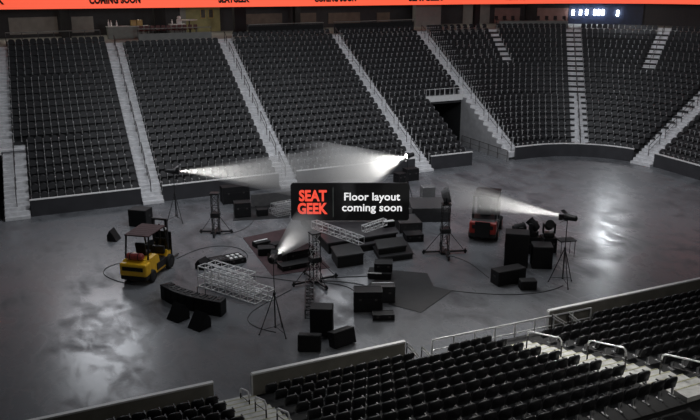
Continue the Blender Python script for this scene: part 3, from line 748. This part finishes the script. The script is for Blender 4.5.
# --- forklifts (front is local +X)
def forklift(x,y,yaw,body,roof,label,sc=1.,tank=True,red=False):
    r=thing('forklift',label,'forklift',(x,y,0),yaw); W=1.35; mh=.86 if red else 1.0
    def pb(name,fn,m,par=None):
        k=MB(); k.T=Matrix.Scale(sc,4); fn(k); return k.build(name,M[m],par or r)
    # chassis: side profile extruded across
    XZ=Matrix(((1,0,0,0),(0,0,1,0),(0,1,0,0),(0,0,0,1)))
    prof=[(-1.55,.42),(-1.5,.30),(-.9,.30),(-.85,.24),(.95,.24),(1.1,.4),(1.1,.85),(.78,.95),(.6,.62),(-.05,.62),(-.15,1.02),(-.3,1.14),(-1.3,1.14),(-1.5,1.02),(-1.6,.8)]
    def ch(k):
        k.prism(prof,-W*.44,W*.44,XZ)
    pb('chassis',ch,'metal' if red else body)
    pb('counterweight',lambda k:(k.rbox((-1.36,0,.74),(.55,W,.62),.09)),body)
    pb('bumper',lambda k:k.rbox((-1.30,0,.36),(.62,W*.98,.26),.07),'tyre')
    pb('vent_grille',lambda k:k.rbox((-1.63,0,.80),(.05,W*.78,.2),.02),'black')
    if red:
        pb('head_guard',lambda k:(k.rbox((-.98,0,1.95),(.06,.62,.36),.02)),'metal')
        pb('rear_panel',lambda k:k.rbox((-1.65,0,.68),(.06,W*.56,.82),.02),'black')
    for sx,rr in ((-1.0,.30),(.85,.36)):
        for sy in (-1,1):
            k=MB(); k.T=Matrix.Scale(sc,4)@Matrix.Translation((sx,sy*W*.46,rr))@Matrix.Rotation(PI/2,4,'X')
            k.lathe([(.12,-.12),(rr-.04,-.12),(rr,-.08),(rr,.08),(rr-.04,.12),(.12,.12)],20); w=k.build('wheel',M['tyre'],r)
            k=MB(); k.T=Matrix.Scale(sc,4)@Matrix.Translation((sx,sy*W*.46,rr))@Matrix.Rotation(PI/2,4,'X'); k.lathe([(.02,-.13),(rr*.5,-.125),(rr*.5,.125),(.02,.13)],14); k.build('hub',M['metal' if not red else 'redpaint'],w)
    pb('side_panel',lambda k:[k.rbox((.1,sy*W*.45,.52),(1.0,.06,.34),.02) for sy in (-1,1)],'metal')
    pb('seat',lambda k:(k.rbox((-.45,0,1.22),(.5,.52,.16),.05),k.rbox((-.72,0,1.52),(.14,.5,.55),.05,0,Matrix.Rotation(R_(-8),4,'Y'))),'cab')
    pb('steering_wheel',lambda k:(k.tube((.55,.0,.9),(.3,.0,1.42),.03,8),k.lathe([(.15,-.015),(.19,-.015),(.19,.015),(.15,.015)],16,Matrix.Translation((.29,0,1.44))@Matrix.Rotation(R_(-30),4,'Y'))),'metal')
    pb('dashboard',lambda k:k.rbox((.66,0,1.0),(.2,W*.75,.4),.05),'metal')
    for sy in (-1,1):
        pb('roof_post',lambda k:k.tube((-1.15,sy*W*.42,1.12),(-.95,sy*W*.42,2.2),.06 if red else .045,8),'metal')
        pb('roof_post',lambda k:k.tube((.95,sy*W*.42,.85),(.62,sy*W*.42,2.2),.045,8),'metal')
    def rf(k):
        k.rbox((-.17,0,2.22),(1.75,W*.92,.07),.03)
        for a in range(6): k.box((-.85+a*.27,0,2.245),(.05,W*.84,.03))
    pb('overhead_guard',rf,roof)
    for sy in (-1,1):
        pb('mast_rail',lambda k:k.rbox((1.32,sy*.34,.07+1.15*mh),(.16,.12,2.3*mh),.02),'metal')
        pb('fork',lambda k:(k.rbox((2.05,sy*.24,.09),(1.15,.12,.05),.012),k.rbox((1.5,sy*.24,.35),(.05,.12,.56),.012)),'metal')
        pb('tilt_cylinder',lambda k:k.tube((.95,sy*.3,.6),(1.28,sy*.3,.85),.05,8),'metal')
    for zc in (.5,1.3*mh,2.32*mh): pb('mast_crossbar',lambda k:k.box((1.32,0,zc),(.1,.7,.1)),'metal')
    pb('lift_cylinder',lambda k:k.tube((1.25,0,.2),(1.25,0,2.1),.05,10),'metal')
    pb('carriage',lambda k:(k.box((1.45,0,.35),(.06,.95,.12)),k.box((1.45,0,.62),(.06,.95,.1)),[k.box((1.45,-.4+.2*q,.95),(.04,.04,.62)) for q in range(5)],k.box((1.45,0,1.26),(.05,.9,.06))),'metal')
    pb('mast_plate',lambda k:k.rbox((1.49,0,.98),(.03,.98,1.35),.01),'metal')
    pb('floor_plate',lambda k:k.rbox((.35,0,.66),(.7,W*.8,.08),.02),'metal')
    if tank:
        def tk(k):
            X=Matrix.Translation((-1.28,0,1.31))@Matrix.Rotation(PI/2,4,'X')
            k.lathe([(.02,-.42),(.12,-.40),(.17,-.33),(.17,.33),(.12,.40),(.02,.42)],16,X)
        tkk=pb('gas_tank',tk,'tank')
        pb('tank_strap',lambda k:[k.lathe([(.175,-.02),(.182,-.02),(.182,.02),(.175,.02)],16,Matrix.Translation((-1.28,s,1.31))@Matrix.Rotation(PI/2,4,'X')) for s in (-.2,.2)],'metal',tkk)
    for sy in (-1,1): pb('headlight',lambda k:k.rbox((.72,sy*W*.42,2.05),(.12,.14,.12),.03),'alu')
    return r
forklift(7.08,41.45,R_(52),'yellow','maroon','yellow forklift with maroon roof and a red gas tank on its back',1.13)
forklift(27.55,39.6,R_(49),'redpaint','metal','red forklift with black roof cage right of the stage',1.2,False,True)

# --- line array and monitors, left foreground
pts=[(6.95,37.45),(7.12,36.93),(7.33,36.42),(7.60,35.94),(7.90,35.48),(8.24,35.04),(8.60,34.62),(8.98,34.22)]
pts=[(6.95+(a-6.95)*.93,37.45+(b-37.45)*.93) for a,b in pts]
for n in range(8):
    a=pts[max(0,n-1)]; b=pts[min(7,n+1)]; ang=math.atan2(b[1]-a[1],b[0]-a[0])
    nx,ny=-math.sin(ang),math.cos(ang)
    r=thing('line_array_speaker','black line array cabinet in the curved row, %s from its left end'%nth(n),'speaker',(pts[n][0]+nx*.3,pts[n][1]+ny*.3,0),ang,'curved row of line array speakers')
    k=MB(); k.prism([(-.245,-.3),(.245,-.3),(.19,.3),(-.19,.3)],0,.76); k.build('body',M['cab'],r)
    MB().rbox((0,-.305,.38),(.44,.03,.68),.01).build('grille',M['grille'],r)
    MB().rbox((0,.05,.775),(.12,.3,.03),.008).build('top_bracket',M['metal'],r)
    if n in (4,5): MB().tube((.1,.2,.74),(.1,.2,1.1),.02,6).build('rigging_pin',M['metal'],r)
wedge('floor_monitor','black wedge monitor in front of the curved speaker row, nearer its left end',7.1,34.95,R_(-62),.8,.75,.75)
wedge('floor_monitor','black wedge monitor in front of the curved speaker row, right of the other wedge',7.78,33.6,R_(-62),.8,.75,.75)
# --- truss stack
d=R_(-61); ux,uy=math.cos(d),math.sin(d); vx,vy=-uy,ux
for n,(off,z,L,st) in enumerate(((0,.29,4.0,0.),(.66,.29,4.2,.1),(.05,.86,3.4,0.),(.68,.86,2.9,.1))):
    truss('grey box truss in the stack beside the curved speaker row, %s'%('nearest, bottom layer','furthest, bottom layer','nearest, upper layer','furthest, upper layer')[n],
          (9.2+vx*off+ux*st,38.6+vy*off+uy*st,z),d,L,.5,group='box trusses stacked on the floor',diag=False,bay=.5,r=.034)
# --- row of small cases
wedge('floor_monitor','small black wedge at the left end of the row of low cases',9.95,41.0,R_(40),.75,.65,.55)
c1=cabinet('mixer_case','low black mixer case between wedge and white-padded case','case',10.8,41.15,R_(8),(.85,.95,.32),style='case')
MB().rbox((0,0,.34),(.72,.75,.03),.01).build('control_panel',M['metal'],c1)
k=MB(); [k.box((-.3+.2*a,-.1+.0*a,.365),(.06,.28,.02)) for a in range(4)]; k.build('fader',M['greycase'],c1)
c2=cabinet('pad_case','open black case with two rows of white pads','case',11.76,41.25,R_(8),(.95,1.05,.30),style='case')
for a in range(3):
    for b in range(2): MB().rbox((-.29+.29*a,-.22+.42*b,.315),(.18,.24,.05),.01).build('white_pad',M['white'],c2)
# --- left rear group
s1=cabinet('subwoofer','large black subwoofer behind the yellow forklift','speaker',8.25,50.2,R_(-38),(1.25,.95,1.12))
wedge('floor_monitor','tilted black monitor on the floor left of the subwoofer behind the forklift',6.2,47.9,R_(60),.75,.6,.7)
k=MB(); k.prism([(13.86,48.51),(17.42,47.59),(18.7,50.3),(14.97,51.6)],0,.02); tag(k.build('floor_mat',M['blkmat']),'dark rectangular mat under the cases left of the sign','mat')
cabinet('road_case','wide black road case at the back behind the small tower','case',15.3,52.75,R_(-4),(1.9,.9,1.2),style='case')
cabinet('speaker_case','squat black case standing on the left edge of the dark mat','case',14.75,49.3,R_(-12),(1.05,.8,.98),.02,style='case')
cabinet('small_amplifier','small black amplifier on the middle of the dark mat','amplifier',16.0,48.9,R_(-8),(.75,.5,.45),.02,style='speaker')
lp=thing('freestanding_partition','long low grey panel standing behind the lattice pile left of the sign','panel',(17.4,50.9,0),R_(-5))
MB().rbox((0,0,.45),(2.95,.16,.9),.02).build('board',M['greycase'],lp)
for sx in (-1.2,1.2): MB().box((sx,.2,.04),(.1,.7,.08)).build('foot',M['metal'],lp)
for n,(x,y,z,yw,L) in enumerate(((16.75,48.2,.2,10,2.2),(16.67,48.6,.2,10,2.3),(16.6,49.0,.2,10,2.1),(16.8,48.42,.56,13,2.0),(16.7,48.9,.56,10,1.9))):
    truss('short grey truss in the tangled pile left of the sign, %s'%('front, bottom','middle, bottom','rear, bottom','front, on top','rear, on top')[n],(x,y,z),R_(yw),L,.32,group='short trusses piled left of the sign',m='edge',bay=.35,r=.02)
# --- maroon mat and what lies on it
k=MB(); k.prism([(13.43,44.95),(12.96,38.26),(16.27,38.05),(16.74,45.59)],0,.02); tag(k.build('floor_mat',M['redmat']),'large maroon mat in front of the lit sign','mat')
c=cabinet('keyboard_case','flat black case with a white top edge on the maroon mat','case',14.0,43.1,R_(10),(1.0,.55,.3),.02,style='plain'); MB().rbox((0,.1,.31),(.9,.14,.03),.008).build('white_strip',M['white'],c)
cabinet('floor_amplifier','low black amplifier on the left part of the maroon mat','amplifier',13.8,41.6,R_(-15),(1.0,.7,.45),.02)
cabinet('floor_amplifier','small black amplifier on the maroon mat behind the foreground lamp head','amplifier',14.5,41.9,R_(25),(.7,.55,.5),.02)
cabinet('drum_case','broad black case on the maroon mat beside the tall centre tower','case',15.1,40.2,R_(8),(1.8,1.1,.65),.02,style='case')
cabinet('drum_case','flat black case at the near edge of the maroon mat','case',14.6,38.95,R_(4),(1.9,.7,.28),.02,style='case')
# --- stage, risers, sign
def deck(name,label,poly,h,legs=True,z=0,m='stage'):
    cx=sum(p[0] for p in poly)/len(poly); cy=sum(p[1] for p in poly)/len(poly); loc=[(p[0]-cx,p[1]-cy) for p in poly]
    r=thing(name,label,'platform',(cx,cy,z))
    MB().prism(loc,h-.1,h).build('deck',M[m],r)
    ins=[(a*.97,b*.97) for a,b in loc]; MB().prism(ins,0,h-.1).build('skirt',M['skirt'],r)
    k=MB()
    for p,q in zip(loc,loc[1:]+loc[:1]): k.tube((*p,h-.05),(*q,h-.05),.03,6)
    k.build('edge_trim',M['metal'],r)
    return r
deck('stage_platform','main dark stage platform under the lit sign',[(17.0,40.05),(21.6,40.15),(22.6,45.0),(17.6,46.2)],.7)
deck('stage_riser','black riser standing left in front of the main stage',[(16.95,39.5),(16.6,37.8),(18.2,37.75),(18.65,39.6)],.7,m='riser')
deck('stage_riser','low wide riser in the stack in front of the stage',[(19.15,37.55),(21.15,37.4),(21.8,39.35),(19.6,39.45)],.35,m='riser')
deck('stage_riser','upper riser on top of the stack in front of the stage',[(19.2,37.95),(20.95,37.85),(21.5,39.3),(19.7,39.45)],.35,z=.36,m='riser')
deck('stage_step','narrow black step against the front of the main stage',[(18.75,39.64),(21.5,39.66),(21.5,40.05),(18.75,40.02)],.42)
tr1=truss('grey truss lying diagonally on the stage in front of the sign',(17.35,43.0,.945),R_(-72),4.2,.42)
tr2=truss('short dark grey truss standing tilted at the right of the stage',(19.6,40.75,.99),R_(8),1.6,.36,R_(-7),bay=.3)
c=cabinet('laptop_case','small black case with a white top at the right corner of the stage','case',21.6,41.4,R_(-5),(.75,.5,.35),.7,style='plain'); MB().rbox((0,-.05,.36),(.7,.3,.025),.006).build('white_lid',M['white'],c)
cabinet('road_case','flat maroon-tinted case right of the stage','case',23.55,42.5,R_(-15),(1.4,2.0,.62),style='case',m='darkgrey')
cabinet('road_case','low black case in front of the maroon-tinted case','case',22.75,40.3,R_(-15),(1.05,.9,.45),style='case')
cabinet('platform_case','big dark grey box right of the lit sign','case',26.0,44.1,R_(-22),(2.5,2.6,.95),style='plain',m='darkgrey')
cabinet('tall_case','tall grey case behind the big dark grey box','case',27.2,46.3,R_(-15),(.9,.8,1.4),style='plain',m='greycase')
cabinet('road_case','black case against the front wall right of the sign','case',29.5,52.9,R_(0),(1.0,.8,.95),style='case')
cabinet('road_case','narrow black case beside the one against the front wall','case',28.4,52.6,R_(10),(.7,.7,.75),style='case')
# lit sign: board on two stands
sg=thing('sign_board','black rounded sign with red and white lit lettering on the stage','sign',(19.9,43.3,0.70),-YAW)
W,H,r0=7.35,2.42,.2
poly=[]
for cx_,cz_,a0 in ((W/2-r0,H-r0,0),(-W/2+r0,H-r0,90),(-W/2+r0,r0,180),(W/2-r0,r0,270)):
    for q in range(7):
        a=R_(a0+15*q); poly.append((cx_+r0*math.cos(a),cz_+r0*math.sin(a)))
XZ=Matrix(((1,0,0,0),(0,0,1,0),(0,1,0,.06),(0,0,0,1)))
MB().prism(poly,-.05,.05,XZ).build('panel',M['sign'],sg)
for sx in (-2.2,2.2):
    MB().tube((sx,.12,-.0),(sx,.12,2.0),.05,8).build('support_post',M['metal'],sg); MB().box((sx,.25,.03),(.12,.9,.06)).build('foot',M['metal'],sg)
def sgtext(name,body,m,x,z,w,h,align='LEFT',wt=.0):
    t_=text_mesh(name,body,1,m,sg,(0,0,0),(PI/2,0,0),wt,align,.008,1.0)
    xs=[v.co.x for v in t_.data.vertices]; ys=[v.co.y for v in t_.data.vertices]
    sx=w/(max(xs)-min(xs)); 
    cap=h/.69
    t_.scale=(sx,cap,1); t_.location=(x-min(xs)*sx,-.065,z)
sgtext('lettering','SEAT',M['signred'],-3.16,1.35,1.72,.66,wt=.035)
sgtext('lettering','GEEK',M['signred'],-3.26,.52,1.86,.66,wt=.035)
sgtext('lettering','Floor layout',M['signwhite'],-.36,1.38,3.46,.48,wt=.012)
sgtext('lettering','coming soon',M['signwhite'],-.50,.68,3.72,.48,wt=.012)
MB().box((-1.05,-.06,1.25),(.02,.02,1.9)).build('divider_line',M['signgrey'],sg)

# --- right group
cabinet('tall_speaker','tallest black speaker cabinet left in the right-hand speaker group','speaker',25.9,34.2,R_(-36),(1.3,1.0,1.95))
cabinet('tall_speaker','shorter black speaker right behind the tallest speaker cabinet','speaker',27.05,33.45,R_(-30),(1.1,1.0,1.28),m='cab')
cabinet('floor_amplifier','long low black amplifier in front of the tallest speaker','amplifier',24.0,32.25,R_(0),(1.75,.75,.8))
cabinet('floor_amplifier','small black box in front of the speaker group near the light stand','amplifier',24.4,31.1,R_(-20),(.85,.55,.5))
def mover(x,y,z,yaw,label,tilt):
    r=thing('moving_head_lamp',label,'lamp',(x,y,z),yaw,None)
    MB().rbox((0,0,.12),(.6,.5,.24),.03).build('base',M['metal'],r)
    for sx in (-1,1): MB().rbox((sx*.33,0,.5),(.1,.25,.6),.03).build('yoke_arm',M['metal'],r)
    k=MB(); k.T=Matrix.Translation((0,0,.66))@Matrix.Rotation(tilt,4,'X'); k.lathe([(.1,-.4),(.22,-.34),(.26,-.05),(.24,.25),(.27,.34),(.25,.36)],18); k.build('head',M['cab'],r)
for (x,y,h_,pl,tl,yw) in ((27.15,35.75,.85,'left',R_(80),80),(28.0,35.55,1.0,'middle',R_(-50),30),(28.92,35.25,.9,'right',R_(60),-30)):
    cabinet('road_case','black case behind the right-hand speakers, %s of three under the lamps'%pl,'case',x,y,R_(-20),(.76,.8,h_),style='case')
    mover(x,y,h_+.02,R_(yw),'black moving head lamp behind the right-hand speakers, %s of three'%pl,tl)
t_=thing('equipment_table','small black table right behind the speakers','table',(29.35,34.2,0),R_(-12))
MB().rbox((0,0,.98),(1.0,.7,.06),.015).build('tabletop',M['cab'],t_)
for sx in (-.42,.42):
    for sy in (-.28,.28): MB().tube((sx,sy,0),(sx,sy,.95),.02,6).build('leg',M['metal'],t_)
# --- front centre group
cabinet('subwoofer','large black upright subwoofer in the foreground behind two tilted monitors','speaker',12.68,30.65,R_(-28),(1.02,.75,1.36))
cabinet('stage_monitor','black monitor tilted back left in front of the foreground subwoofer','monitor',11.55,29.35,R_(-28),(1.0,.5,.72),tilt=R_(-12))
cabinet('stage_monitor','black monitor turned right in front of the foreground subwoofer','monitor',13.08,29.2,R_(12),(1.15,.5,.72),.0,tilt=R_(-14))
# --- centre right group and dark mats
k=MB(); k.prism([(16.73,34.68),(19.04,36.44),(20.75,35.1),(20.07,33.2),(17.24,32.19)],0,.015); tag(k.build('floor_mat',M['blkmat']),'rear dark mat with a black box stack on it','mat')
k=MB(); k.prism([(20.67,32.43),(17.88,30.72),(16.9,32.3),(19.6,34.1)],.016,.03); tag(k.build('floor_mat',M['blkmat']),'front dark mat pointing to the right','mat')
cabinet('rack_case','big black rack case left of the dark mats','case',15.75,32.2,R_(-24),(1.35,.8,1.05),style='case')
c=cabinet('rack_case','black case with a pale top edge behind the big rack case','case',16.9,32.85,R_(-24),(1.15,.7,.85),style='case',m='case'); MB().rbox((0,.2,.865),(1.1,.06,.03),.008).build('pale_edge',M['edge'],c)
cabinet('flat_case','flat black case on the floor right in front of the big rack case','case',15.95,30.95,R_(-22),(1.0,.55,.28),style='case')
cabinet('flat_case','lower black box of the little stack on the rear dark mat','case',18.2,35.75,R_(-32),(1.25,.9,.35),.015,style='plain')
c=cabinet('flat_case','upper black box of the little stack on the rear dark mat','case',18.45,35.85,R_(-28),(.95,.75,.42),.37,style='case')
p=thing('white_bar','short white bar lying on the little box stack','bar',(17.75,35.5,.365),R_(-32)); MB().rbox((0,-.1,.03),(.75,.07,.05),.012).build('bar',M['white'],p); 
# --- cables
def cable(label,pts,r=.018):
    cu=bpy.data.curves.new('c','CURVE'); cu.dimensions='3D'; s=cu.splines.new('NURBS'); s.points.add(len(pts)-1)
    for i,(x,y) in enumerate(pts): s.points[i].co=(x,y,r,1)
    s.use_endpoint_u=True; s.order_u=4; cu.bevel_depth=r; cu.bevel_resolution=1; cu.resolution_u=6
    t_=bpy.data.objects.new('c',cu); col.objects.link(t_); me=bpy.data.meshes.new_from_object(t_.evaluated_get(bpy.context.evaluated_depsgraph_get()))
    bpy.data.objects.remove(t_); me.materials.clear(); me.materials.append(M['cable'])
    o=bpy.data.objects.new('floor_cable',me); col.objects.link(o); tag(o,label,'cable','black cables on the floor')
cable('black cable looping left of the yellow forklift',[(6.0,40),(4.6,41.6),(4.6,43.5),(6.2,43.9),(7.2,43)])
cable('black cable from the yellow forklift towards the maroon mat',[(8.9,43),(10.5,44.4),(12.2,44.2),(13,42.6),(12.6,41.0),(11.5,39.9)])
cable('black cable from the truss stack to the tall centre tower',[(10.9,38.7),(11.9,39.3),(12.9,37.6),(14.2,36.7)])
cable('black cable running from the centre tower to the rack case',[(15,36.3),(15.9,35.6),(16.4,34.4),(15.6,33.2),(15.7,32.7)])
cable('black cable from the centre tower to the little box stack',[(15.2,36.8),(16.2,36.6),(17.1,36.2),(17.8,36.0)])
cable('second black cable from the centre tower to the dark mats',[(15.2,36.4),(16.2,35.9),(16.9,35.0)])
cable('black cable between foreground lamp and truss stack',[(10.8,31.6),(9.7,32.8),(10.2,34.3),(11.6,35.0),(13.2,36.0)])
cable('black cable from the dark mats to the right light stand',[(20.5,32.6),(22.2,31.0),(24.2,29.8),(26.3,30.6)])
cable('black cable between right tower and speaker group',[(23.3,36.9),(24.0,35.6),(23.5,34.3),(23.4,33.1)])
cable('black cable behind the small left tower',[(12.3,46.3),(13.1,45.6),(14.6,46.8),(15.2,48.2)])

# ------------------------------------------------------------------ light
def area(name,loc,size,energy,aim=None,color=(1,1,1),sy=None,spread=None):
    L=bpy.data.lights.new(name,'AREA'); L.energy=energy; L.size=size; L.color=color
    if sy: L.shape='RECTANGLE'; L.size_y=sy
    if spread: L.spread=spread
    o=bpy.data.objects.new(name,L); col.objects.link(o); o.location=loc
    if aim: o.rotation_euler=(Vector(aim)-Vector(loc)).to_track_quat('-Z','Y').to_euler()
    return o
for x,y,e in ((6,38,380),(18,38,380),(30,38,380),(42,40,320),(12,50,380),(28,50,380)):
    area('rigging_lamp',(x,y,23),3,e,color=(.92,.955,1))
area('stand_fill',(13,43,15),2.5,850,(13,58,0),(.93,.96,1))  # unseen fill lights added over the floor to brighten the far stand
area('stand_fill',(29,42,15),2.5,850,(34,57,0),(.93,.96,1))
area('stand_fill',(38,40,15),2.5,750,(50,52,0),(.93,.96,1))
# lamps whose reflections show on the polished floor
area('reflection_lamp',(59.9,63.5,12.5),1.6,620,(34.5,37,0),(.90,.95,1))  # unseen lamp added to strengthen the lounge lights' reflection
area('reflection_lamp',(8.2,76.5,20.5),6.5,1600,(4,33,0),(.90,.94,1))
area('reflection_lamp',(33.5,74,20),5.0,650,(14.5,32.8,0),(.92,.95,1))
area('near_stair_fill',(22,42,20),1.5,560,(19.5,21,1),(1,.98,.94),spread=R_(50))  # unseen fill added on the rink side to brighten the near stair
area('seating_fill',(17,2,25),2,170,(17,26,.6),(1,.97,.9),spread=R_(70))  # unseen fill added from behind to lift the near walls and rails
# fill lights added under the concourse ceiling to brighten its panels
for s_ in (1.5,5,9,13,17,21,26,31,36,41,44.5,46.5,49):
    x,y=P(s_,21.5); area('concourse_fill',(x,y,12.7),.5,20,(x,y,0),(1,.93,.82))
wd=bpy.data.worlds.new('world'); scn.world=wd; wd.use_nodes=True
bg=wd.node_tree.nodes['Background']; bg.inputs[0].default_value=(.5,.52,.56,1); bg.inputs[1].default_value=.02
scn.view_settings.view_transform='Standard'; scn.view_settings.look='None'; scn.view_settings.exposure=0; scn.view_settings.gamma=1
scn.view_settings.use_curve_mapping=False
scn.cycles.use_denoising=True; scn.cycles.max_bounces=6; scn.cycles.volume_bounces=0
